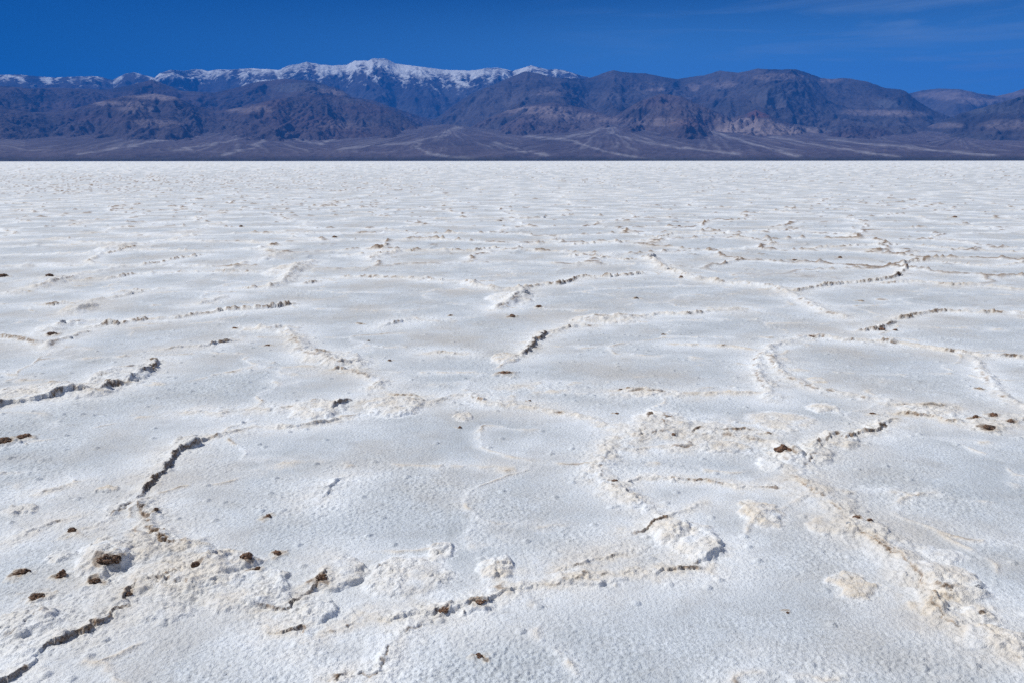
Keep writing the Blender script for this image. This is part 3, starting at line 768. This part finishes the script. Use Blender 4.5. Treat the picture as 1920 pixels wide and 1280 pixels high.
def build_range(name, label, crest, rc, W, back, seed, amp, palette, snowline=None, spur=1.0, nrow=230, th=(-.72, .72), colscale=1.0, sn_soft=500.0):
    pts = sorted(azel(*p) for p in crest)
    rg_ = random.Random(seed)
    if pts[0][0] < -.6:      # the range runs on past both edges of the photo
        pts = [(a, pts[0][1] * rg_.uniform(.72, 1.02)) for a in np.linspace(-1.35, pts[0][0] - .07, 9)] + pts
    if pts[-1][0] > .6:
        pts = pts + [(a, pts[-1][1] * rg_.uniform(.85, 1.15)) for a in np.linspace(pts[-1][0] + .07, 1.35, 9)]
    ta = np.array([p[0] for p in pts]); ea = np.array([p[1] for p in pts])
    tt = np.concatenate([np.arange(-1.33, -.66, .005), np.arange(-.66, .66, .00115), np.arange(.66, 1.33, .005)])
    tt = tt[(tt > ta[0] - .02) & (tt < ta[-1] + .02)]
    el = np.interp(tt, ta, ea)
    el = el + .0006 * fbm(tt * 160, tt * 0, 3, seed + 5)
    rcr = rc * (1 + .06 * gn(tt * 9, tt * 0, seed) + .035 * gn(tt * 23, tt * 0 + 5, seed))
    HC = el * rcr
    u = np.linspace(0, 1, nrow) ** 1.15          # 0 crest -> 1 foot (front)
    ub = np.linspace(1, 0, 26)[:-1]
    rows = np.concatenate([-ub, u])
    U, T = np.meshgrid(rows, tt, indexing='ij')
    RC = np.broadcast_to(rcr, U.shape); H = np.broadcast_to(HC, U.shape)
    R = np.where(U < 0, RC - U * back, RC - U * W)
    X, Y = (np.sin(T) * R).astype(F32), (np.cos(T) * R).astype(F32)
    front = np.clip(1 - U, 0, 1)
    base = np.where(U < 0, (1 + U), .62 * front ** 1.5 + .38 * front ** 1.0 * (1 - .0 * U))
    big = fbm(X / 5200 + seed, Y / 5200, 3, seed + 1, ridged=True)
    mid_ = ss(0, .25, np.abs(U)) * ss(1.0, .8, U)
    Z = H * base * (1 + .0 * big) + spur * 300 * colscale * (big - .1) * mid_ * (H / (np.abs(H).mean() + 1))
    hills = fbm(X / (1900 * colscale) + seed * 2, Y / (1900 * colscale), 3, seed + 7, ridged=True)
    Z = Z + 85 * colscale * hills * mid_ * ss(.06, .35, np.abs(U))
    # gradient by finite differences along rows / columns turned into x, y
    def grad(Zv):
        dZr = np.gradient(Zv, axis=0) / (np.gradient(R, axis=0) + 1e-6)
        dZt = np.gradient(Zv, axis=1) / (R * np.gradient(tt)[None, :])
        return (dZr * np.sin(T) + dZt * np.cos(T)).astype(F32), (dZr * np.cos(T) - dZt * np.sin(T)).astype(F32)
    def blur(a, n):
        for _ in range(n):
            a = (np.roll(a, 1, 1) + a + np.roll(a, -1, 1)) / 3
            b = a.copy(); b[1:-1] = (a[:-2] + a[1:-1] + a[2:]) / 3; a = b
        return a
    gx, gy = grad(Z); gx, gy = blur(gx, 10), blur(gy, 10)
    msk = (.22 + .78 * ss(0, .14, np.abs(U))) * ss(1.0, .86, U)
    a, lam = amp * .50, 2000.0 * colscale
    E = np.zeros_like(Z)
    gully = 0
    for i in range(6):
        c, cx, cy = gullies(X, Y, gx, gy, lam, seed + i)
        sl = np.clip(np.sqrt(gx * gx + gy * gy) * 3.2, 0, 1)
        E = E + a * c * sl
        gx = gx + a * cx * sl * .75; gy = gy + a * cy * sl * .75
        if i >= 1: gully = gully + c / (i + 1)
        lam *= .52; a *= .67
    E += amp * .25 * fbm(X / 420, Y / 420, 4, seed + 40)
    Z = Z + E * msk
    Zmin = -60.0
    Z = np.where(U > .985, Zmin, Z); Z[0] = Zmin
    Z = np.maximum(Z, Zmin)
    # hold the skyline to its height
    top = (Z / R).max(axis=0)
    ratio = el / np.maximum(top, 1e-4)
    Z = np.where(Z > 0, Z * ratio, Z)
    # colours: rock units
    A = fbm(X / 2600 + Z / 900, Y / 2600 - Z / 1300, 4, seed + 60)
    B = fbm(X / 900 - Z / 260, Y / 1400, 4, seed + 66)
    D = fbm(X / 5200, Y / 5200, 3, seed + 72)
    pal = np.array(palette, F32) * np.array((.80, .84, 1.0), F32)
    w = np.stack([np.ones_like(A) * .55, np.exp(4 * A), np.exp(4 * B), np.exp(4.5 * D + 2 * B - .6), np.exp(-5 * A + 2.5 * B - 1.5)], -1)
    w /= w.sum(-1, keepdims=True)
    col = (w[..., None] * pal[None, None]).sum(-2)
    band = 1 + .22 * fbm(X / 3000 + Z / 70, Z / 45 + Y / 2500, 3, seed + 80)
    col = col * band[..., None]
    # pale gravel lies in the gully floors
    gf = ss(.25, .8, -gully / 1.1) * .22
    col = col * (1 - gf[..., None]) + np.array((.20, .18, .17)) * gf[..., None]
    el_ = (Z - CAM_H) / R; zc = np.maximum(np.cos(T) * CP - el_ * SP, .05); yc = np.cos(T) * SP + el_ * CP
    PX, PY = 960 + FPX * np.sin(T) / zc, 640 - FPX * yc / zc
    wob = fbm(X / 1500, Y / 1500, 4, seed + 85); wob2 = fbm(X / 380, Y / 380 + Z / 150, 3, seed + 88)
    for (px, py, rx, ry, amt, cc) in PATCH.get(name, ()):
        q = ((PX - px) / rx) ** 2 + ((PY - py) / ry) ** 2 + 1.1 * wob + .7 * wob2
        f = (ss(1.3, .2, q) * amt * .85)[..., None]
        col = col * (1 - f) + np.array(UNIT[cc]) * np.array((.85, .87, 1.0)) * band[..., None] * f
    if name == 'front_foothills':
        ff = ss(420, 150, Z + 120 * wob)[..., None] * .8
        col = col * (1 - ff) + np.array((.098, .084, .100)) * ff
    snow = np.zeros_like(Z)
    if snowline is not None:
        sl_ = H - np.interp(T, [azel(p, 300)[0] for p in snowline[0]], snowline[1])
        gs = np.sqrt(sum(g * g for g in grad(Z)))
        snow = .5 + (Z - sl_ * 1.0) / sn_soft * .5 + .14 * fbm(X / 500, Y / 500, 4, seed + 90) + .80 * fbm((T * rc + 260 * wob2) / 210, (R + 0 * T) / 1500, 3, seed + 95) + .35 * gully + .06 * fbm(X / 170, Y / 170, 2, seed + 93) - .10 * ss(.6, 1.3, gs)
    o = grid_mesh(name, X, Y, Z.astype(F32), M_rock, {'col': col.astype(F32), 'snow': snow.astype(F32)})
    o['kind'] = 'structure'; o['label'] = label
    return o

# outcrops of other rock, by where they show in the survey photo: x, y, rx, ry, share, unit
UNIT = {'t': (.36, .29, .25), 'r': (.17, .085, .068), 'd': (.030, .030, .036), 'g': (.15, .155, .165), 'p': (.115, .078, .080)}
PATCH = {
 'brown_mountains': [(560,165,60,9,.6,'g'),(350,182,60,6,.4,'p'),(60,185,80,10,.5,'d'),(250,165,70,9,.7,'d'),(620,175,40,8,.5,'t'),(150,200,60,12,.5,'p')],
 'front_foothills': [(290,182,55,7,.8,'t'),(225,194,50,5,.75,'t'),(255,205,45,6,.5,'t'),(455,204,55,10,.6,'t'),(170,222,60,10,.5,'p'),(60,230,70,14,.5,'d'),(40,258,40,6,.6,'d'),(90,252,35,5,.6,'d'),
    (290,232,50,8,.45,'t'),(560,230,80,12,.4,'p'),(690,205,60,16,.45,'p'),(640,235,60,10,.3,'t'),(1000,206,90,7,.65,'t'),(1070,218,60,7,.6,'t'),(1140,225,60,6,.5,'t'),(960,235,50,10,.4,'p'),
    (1230,190,50,10,.45,'p'),(1190,212,40,9,.6,'d'),(1250,230,60,8,.45,'t'),(1300,232,50,9,.4,'r'),(1395,240,75,16,.85,'t'),(1450,250,110,13,.8,'t'),(1425,213,30,8,.8,'r'),(1415,249,9,3,.9,'d'),
    (1540,240,60,10,.4,'g'),(1640,214,60,6,.5,'t'),(1760,252,40,5,.6,'t'),(1700,250,50,6,.4,'d'),(1780,262,35,5,.6,'r'),(1830,266,50,8,.9,'r'),(1750,270,60,5,.4,'p')],
 'dark_mountains': [(1030,175,30,6,.5,'t'),(1060,165,60,12,.3,'d'),(1230,168,20,4,.6,'t'),(1300,165,16,9,.6,'t'),(1350,158,36,9,.5,'t'),(1140,160,60,14,.45,'d'),(1080,195,90,14,.4,'d'),(1200,200,50,16,.4,'d'),
    (1450,145,50,7,.35,'t'),(1440,175,40,12,.35,'g'),(1560,152,26,5,.6,'t'),(1640,170,70,12,.5,'d'),(1720,190,50,20,.6,'d'),(1660,196,26,8,.7,'g'),(1560,190,60,16,.4,'d'),(1480,190,50,14,.4,'g'),
    (1620,212,60,7,.5,'t'),(1320,195,60,12,.35,'d'),(1690,215,50,7,.4,'t'),(1780,230,50,8,.3,'g'),(990,160,60,12,.5,'d')],
 'far_hills': [(1780,180,70,9,.5,'t'),(1830,190,50,7,.5,'t'),(1900,178,40,8,.4,'t')],
 'right_foothills': [(1870,205,70,10,.4,'g'),(1840,225,70,10,.45,'d'),(1900,235,60,10,.4,'t'),(1760,236,50,6,.4,'t')],
 'snowy_mountains': [(700,180,60,10,.3,'g'),(860,175,70,12,.35,'g'),(760,210,60,14,.3,'g'),(300,160,60,12,.5,'d'),(120,165,120,8,.4,'p'),(880,152,60,6,.5,'d')],
}
# palette rows: dark rock, brown-purple, grey-blue, pale tan, rust
P_far = [(.050,.050,.056), (.075,.064,.066), (.060,.064,.074), (.11,.10,.10), (.085,.062,.06)]
P_mid = [(.052,.046,.050), (.100,.070,.066), (.072,.068,.076), (.19,.150,.135), (.13,.076,.062)]
P_right = [(.044,.046,.050), (.078,.066,.064), (.064,.070,.080), (.17,.145,.135), (.12,.076,.064)]

build_range('snowy_mountains', 'distant blue mountain range with snow along its highest crest',
  [(-160,138),(-60,142),(0,140),(30,139),(60,142),(100,145),(150,143),(185,143),(210,150),(235,138),(250,135),(275,142),(290,145),(300,137),(320,131),(345,133),(370,129),(390,133),(410,130),(430,131),(470,128),(500,130),(525,131),(540,123),(560,120),(575,116),(600,121),(625,123),(650,122),(665,114),(690,114),(700,110),(725,110),(740,119),(780,124),(830,131),(880,133),(915,128),(935,127),(960,133),(975,130),(995,123),(1010,127),(1030,131),(1045,130),(1060,133),(1090,142),(1110,147),(1130,152),(1250,158),(1350,175),(1400,200)],
  27500, 8500, 5000, 3, 150, P_far, snowline=([-100, 0, 200, 260, 400, 560, 720, 820, 900, 960, 1000, 1050, 1110, 1300], [-90, 30, -110, 0, 140, 270, 540, 420, 420, 290, 150, 50, -120, -450]))
build_range('far_hills', 'pale grey hills beyond the right end of the mountains',
  [(1560,215),(1640,190),(1710,175),(1730,170),(1760,167),(1800,168),(1840,177),(1870,181),(1900,174),(1920,167),(1990,158),(2080,165)],
  24500, 5500, 4000, 5, 90, [(.075,.07,.07), (.11,.095,.09), (.095,.095,.10), (.20,.175,.16), (.12,.095,.085)], nrow=120)
build_range('dark_mountains', 'dark bare mountain range rising on the right side',
  [(800,235),(840,205),(880,178),(940,152),(985,134),(1010,138),(1040,146),(1100,148),(1118,143),(1135,136),(1150,132),(1170,136),(1210,138),(1250,146),(1270,149),(1300,144),(1320,142),(1350,133),(1365,135),(1385,137),(1400,134),(1420,129),(1450,131),(1470,131),(1490,130),(1510,136),(1540,147),(1560,149),(1580,147),(1600,149),(1630,155),(1660,166),(1690,169),(1700,173),(1720,190),(1745,205),(1800,228),(1860,248),(1920,268)],
  19500, 6800, 3500, 11, 118, P_right, nrow=260)
build_range('brown_mountains', 'purple brown mountains standing before the snowy range on the left',
  [(-160,150),(-60,155),(0,160),(60,166),(100,164),(200,168),(250,158),(285,149),(310,158),(340,170),(400,174),(440,165),(480,154),(530,148),(570,150),(590,153),(640,168),(660,182),(700,188),(740,203),(800,222),(850,232),(900,250)],
  18500, 5800, 3500, 17, 130, P_mid, nrow=230)
build_range('right_foothills', 'blue grey foothills at the far right edge',
  [(1540,262),(1600,250),(1680,245),(1740,238),(1800,214),(1840,203),(1880,192),(1920,180),(1990,172),(2080,168)],
  16500, 4200, 3000, 23, 120, P_right, nrow=160)
build_range('front_foothills', 'lower brown and tan foothills above the gravel fans',
  [(-160,215),(-60,205),(0,200),(60,210),(120,208),(180,192),(230,180),(290,175),(330,182),(370,200),(420,208),(470,196),(540,182),(620,178),(680,188),(730,205),(790,236),(835,258),(870,248),(900,228),(950,208),(1000,197),(1040,192),(1100,204),(1150,220),(1200,190),(1240,176),(1280,182),(1330,205),(1375,222),(1400,214),(1418,206),(1440,216),(1480,232),(1540,240),(1600,232),(1680,240),(1740,252),(1800,262),(1840,256),(1880,264),(1960,270)],
  14800, 3600, 2600, 29, 120, P_mid, nrow=190, colscale=.75, spur=.5)

WASH = [[(862,240),(845,246),(833,253),(800,260),(780,267),(786,278),(797,287),(835,293),(880,298)], [(780,267),(740,270),(690,276),(640,280)],
        [(1140,240),(1100,251),(1057,260),(1020,259),(987,257)], [(1057,260),(1085,268),(1107,277),(1140,286),(1173,293),(1223,299)],
        [(1150,240),(1150,250),(1160,256),(1207,267),(1240,272),(1273,277),(1330,284),(1380,289)], [(1323,243),(1360,256),(1413,270),(1455,282),(1493,293)],
        [(437,243),(445,250),(450,257),(420,266),(400,270),(333,283)], [(470,255),(500,265),(460,280),(420,290)], [(930,270),(950,275),(980,285),(1020,290)],
        [(1553,263),(1640,272),(1740,282),(1860,292)], [(1450,258),(1520,270),(1600,284),(1680,294)], [(560,262),(600,270),(620,262),(640,255)], [(300,262),(240,275),(150,288)]]

def build_fans():
    tt = np.concatenate([np.arange(-1.33, -.68, .004), np.arange(-.68, .68, .00115), np.arange(.68, 1.33, .004)])
    rr = np.concatenate([np.linspace(9050, 10200, 90), np.linspace(10220, 15500, 170)])
    R, T = np.meshgrid(rr, tt, indexing='ij')
    X, Y = (np.sin(T) * R).astype(F32), (np.cos(T) * R).astype(F32)
    Z = np.full(X.shape, -200.0)
    apx = [(-120, 242), (70, 253), (190, 252), (300, 240), (445, 240), (560, 249), (680, 250), (838, 237), (930, 253), (1030, 249), (1145, 234), (1240, 251), (1323, 238), (1480, 251), (1640, 255), (1720, 260), (1800, 258), (1930, 263), (2080, 260)]
    bx, by, bd = np.zeros_like(X), np.zeros_like(X), np.full(X.shape, 1e9)
    cones = [azel(*p) for p in apx] + [(sg * (.76 + .13 * q), .036 + .004 * math.sin(q * 2.1)) for sg in (-1, 1) for q in range(5)]
    for i, (a, e) in enumerate(cones):
        ra = 14000 + 600 * math.sin(i * 2.3)
        cx, cy = math.sin(a) * ra, math.cos(a) * ra
        d = np.sqrt((X - cx) ** 2 + (Y - cy) ** 2)
        sl = e * ra / (ra - 9150)
        z = e * ra - sl * d + 30 * (d / 4000) ** 2
        k = z > Z
        Z = np.where(k, z, Z); bx = np.where(k, np.arctan2(X - cx, cy - Y) + i * 3, bx); bd = np.where(k, d, bd)
    Z = np.maximum(Z, (R - 9100) * .012) + ss(13000, 15500, R) * 150
    edge = ss(9050, 9500, R)
    wv = fbm(X / 700, Y / 700, 3, 77) * .02
    chan = fbm((bx + wv) * 16, bd / 2600, 4, 5) ; chan2 = fbm((bx + wv) * 50, bd / 1500, 3, 9)
    Z = Z * edge + edge * (13 * chan + 9 * chan2 + 12 * fbm(X / 900, Y / 900, 3, 2))
    Z = np.where(R < 9060, -3, Z)
    # project to the survey plane to lay the pale washes
    el = (Z - CAM_H) / R
    fw = FPX / (CP * 1.0 + 0)     # photo row from azimuth and elevation
    ct, st = np.cos(T), np.sin(T)
    zc = np.maximum(ct * CP - el * SP, .05); yc = ct * SP + el * CP
    PX, PY = 960 + FPX * st / zc, 640 - FPX * yc / zc
    wash = ss(-.05, .45, chan * .6 + chan2 * .6) * .5 * ss(9300, 10200, R)
    wpx = 14 * fbm(X / 450, Y / 450, 3, 15); wy2 = 4.0 * fbm(X / 330, Y / 900, 3, 23) * ss(9200, 10500, R); wob = fbm(X / 220, Y / 220, 3, 19)
    for pl in WASH:
        for a, b in zip(pl[:-1], pl[1:]):
            dx, dy = b[0] - a[0], b[1] - a[1]; l2 = dx * dx + dy * dy
            ex, ey = PX + wpx - a[0], PY + wpx * .15 - a[1]
            t = np.clip((ex * dx + ey * dy) / l2, 0, 1)
            d = np.hypot((ex - t * dx) * .35, ey - t * dy + wy2)
            ww = 2.3 + 2.2 * chan2 + 2.0 * wob
            wash = np.maximum(wash, np.exp(-(d / np.maximum(ww, .4)) ** 2) * np.clip(.75 + .8 * chan2 + .5 * wob, 0, .95))
    A = fbm(X / 1800, Y / 1800, 4, 31)
    base = np.array((.118, .098, .102)) + A[..., None] * np.array((.040, .030, .028))
    col = base * (1 - wash[..., None]) + np.array((.32, .295, .275)) * wash[..., None]
    col = col * np.array((.84, .87, 1.02))
    vg = ss(9420, 9150, R)[..., None]
    col = col * (1 - vg) + np.array((.045, .045, .038)) * vg
    o = grid_mesh('alluvial_fans', X, Y, Z.astype(F32), M_rock, {'col': col.astype(F32), 'snow': np.zeros_like(Z, F32)})
    o['kind'] = 'structure'; o['label'] = 'gravel fans with pale dry washes below the foothills'

build_fans()

# low scrub where the salt ends
def build_scrub():
    rng = np.random.RandomState(4)
    V, Fc = [], []
    for i in range(6200):
        a = rng.uniform(-.72, .72) if i < 4600 else rng.choice((-1, 1)) * rng.uniform(.72, 1.3); r = rng.uniform(9060, 9420)
        w = rng.uniform(5, 15); h = w * rng.uniform(.3, .62)
        if gn(np.array([a * 60]), np.array([0.0]), 3)[0] < -.25 + rng.rand() * .25: h *= .5
        cx, cy = math.sin(a) * r, math.cos(a) * r
        z0 = -1.0
        n0 = len(V)
        for k in range(6):
            an = k * math.pi / 3 + rng.rand() * .5
            V.append((cx + w * math.cos(an) * rng.uniform(.8, 1.2), cy + w * math.sin(an), z0))
        for k in range(6):
            an = k * math.pi / 3 + rng.rand() * .5
            V.append((cx + w * .75 * math.cos(an), cy + w * .75 * math.sin(an), z0 + h * rng.uniform(.55, 1.1) + 1))
        V.append((cx, cy, z0 + h * 1.15 + 1))
        for k in range(6):
            k2 = (k + 1) % 6
            Fc.append((n0 + k, n0 + k2, n0 + 6 + k2, n0 + 6 + k)); Fc.append((n0 + 6 + k, n0 + 6 + k2, n0 + 12))
    me = bpy.data.meshes.new('desert_scrub'); me.from_pydata(V, [], Fc)
    m, nt, b = new_mat('scrub_leaves', .95, .05)
    P = N(nt, 'ShaderNodeTexCoord').outputs['Object']
    nt.links.new(mixc(nt, noise(nt, P, .05, 3), (.030, .034, .022), (.065, .062, .045)), b.inputs['Base Color'])
    me.materials.append(m)
    o = bpy.data.objects.new('desert_scrub', me); COL.objects.link(o)
    o['kind'] = 'stuff'; o['label'] = 'thin dark line of scrub where the salt flat ends'; o['category'] = 'scrub'
build_scrub()

# ------------------------------------------------------------------ loose clods of mud and salt
M_brown = clod_material('brown_mud', (.085, .045, .027), (.31, .175, .105), .7)
M_dark = clod_material('dark_mud', (.045, .026, .017), (.22, .125, .076), .7)
M_red = clod_material('reddish_mud', (.10, .050, .030), (.30, .175, .115), .40)
M_tan = clod_material('tan_crust', (.30, .215, .15), (.56, .45, .33), .6)
M_salt2 = clod_material('grey_salt', (.40, .40, .41), (.70, .71, .73), .8)
MATS = {'b': M_brown, 'd': M_dark, 'r': M_red, 't': M_tan, 's': M_salt2}

import bmesh
def clod(name, label, cat, px, py, wpx, hk, mat, seed, group=None, elong=1.0, lumps=0.30, rot=None, parts=1, yk=0.8):
    """lumpy clod: a few fused displaced balls; wpx = width in photo pixels"""
    cx, cy = G(px, py + wpx * .22)
    dist = math.hypot(math.hypot(cx, cy), CAM_H)
    wid = wpx / FPX * dist * .80
    rng = random.Random(seed)
    V, Fc = [], []
    for q in range(parts):
        bm = bmesh.new()
        bmesh.ops.create_icosphere(bm, subdivisions=4 if wpx > 14 else 3, radius=1.0)
        sc = (1.0 if parts == 1 else .74) if q == 0 else rng.uniform(.28, .62)
        ox = 0 if q == 0 else rng.uniform(-.75, .75); oy = 0 if q == 0 else rng.uniform(-.6, .6)
        co = np.array([v.co[:] for v in bm.verts])
        sd = seed * 1.7 + q * 5.1
        x, y, z = co.T
        n = (gn(x * 1.1 + sd, y * 1.1 + z * 1.3, seed) + gn(y * 1.3 - sd, z * 1.2 + x * .7, seed + 1)) * lumps
        w1, _ = worley(x * 1.7 + sd + z * .6, y * 1.7 + z * 1.1, seed % 9)
        n2 = (.45 - w1) * .60 + .20 * gn(x * 5 + z * 4, y * 5 - z * 3, seed + 2)
        f = 1 + n + n2
        co = co * f[:, None]
        co[:, 0] *= wid * .5 * elong * sc; co[:, 1] *= wid * .5 * yk * sc; co[:, 2] *= wid * .5 * hk * sc
        co[:, 0] += ox * wid * .5; co[:, 1] += oy * wid * .5; co[:, 2] += 0.0
        base = len(V)
        for c in co: V.append((c[0], c[1], c[2] + wid * .5 * hk * sc * .30))
        for fc in bm.faces: Fc.append(tuple(base + v.index for v in fc.verts))
        bm.free()
    me = bpy.data.meshes.new(name); me.from_pydata(V, [], Fc)
    me.polygons.foreach_set('use_smooth', [True] * len(me.polygons))
    me.materials.append(MATS[mat])
    o = bpy.data.objects.new(name, me); COL.objects.link(o)
    o.location = (cx, cy, ground_z(cx, cy) - .002)
    o.rotation_euler = (0, 0, rng.uniform(-.4, .4) if rot is None else rot)
    o['label'] = label; o['category'] = cat
    if group: o['group'] = group
    return o

for i, (px, py, w, hk, mt, np_, lb) in enumerate(CL):
    if not w: continue
    nm, ct, gp = ('salt_chunk', 'salt chunk', GS) if mt == 's' else ('mud_clod', 'mud clod', GB)
    clod(nm, lb, ct, px, py, w, hk, mt, 11 + i * 3, gp, parts=np_ + 1 if w > 9 else np_)

# ------------------------------------------------------------------ haze
def build_haze():
    x0, x1, y0, y1, z0, z1 = -34000, 34000, -16000, 36000, -210, 3750
    V = [(x, y, z) for x in (x0, x1) for y in (y0, y1) for z in (z0, z1)]
    Fc = [(0,1,3,2),(4,6,7,5),(0,4,5,1),(2,3,7,6),(0,2,6,4),(1,5,7,3)]
    me = bpy.data.meshes.new('haze'); me.from_pydata(V, [], Fc)
    m = bpy.data.materials.new('haze_air'); m.use_nodes = True
    nt = m.node_tree; nt.nodes.clear()
    out = nt.nodes.new('ShaderNodeOutputMaterial'); pv = nt.nodes.new('ShaderNodeVolumePrincipled')
    pv.inputs['Color'].default_value = (.020, .25, 1.0, 1)
    pv.inputs['Density'].default_value = 4.0e-5
    pv.inputs['Anisotropy'].default_value = 0.0
    nt.links.new(pv.outputs['Volume'], out.inputs['Volume'])
    me.materials.append(m)
    o = bpy.data.objects.new('haze', me); COL.objects.link(o)
    o['kind'] = 'stuff'; o['label'] = 'thin blue haze filling the valley air'
build_haze()
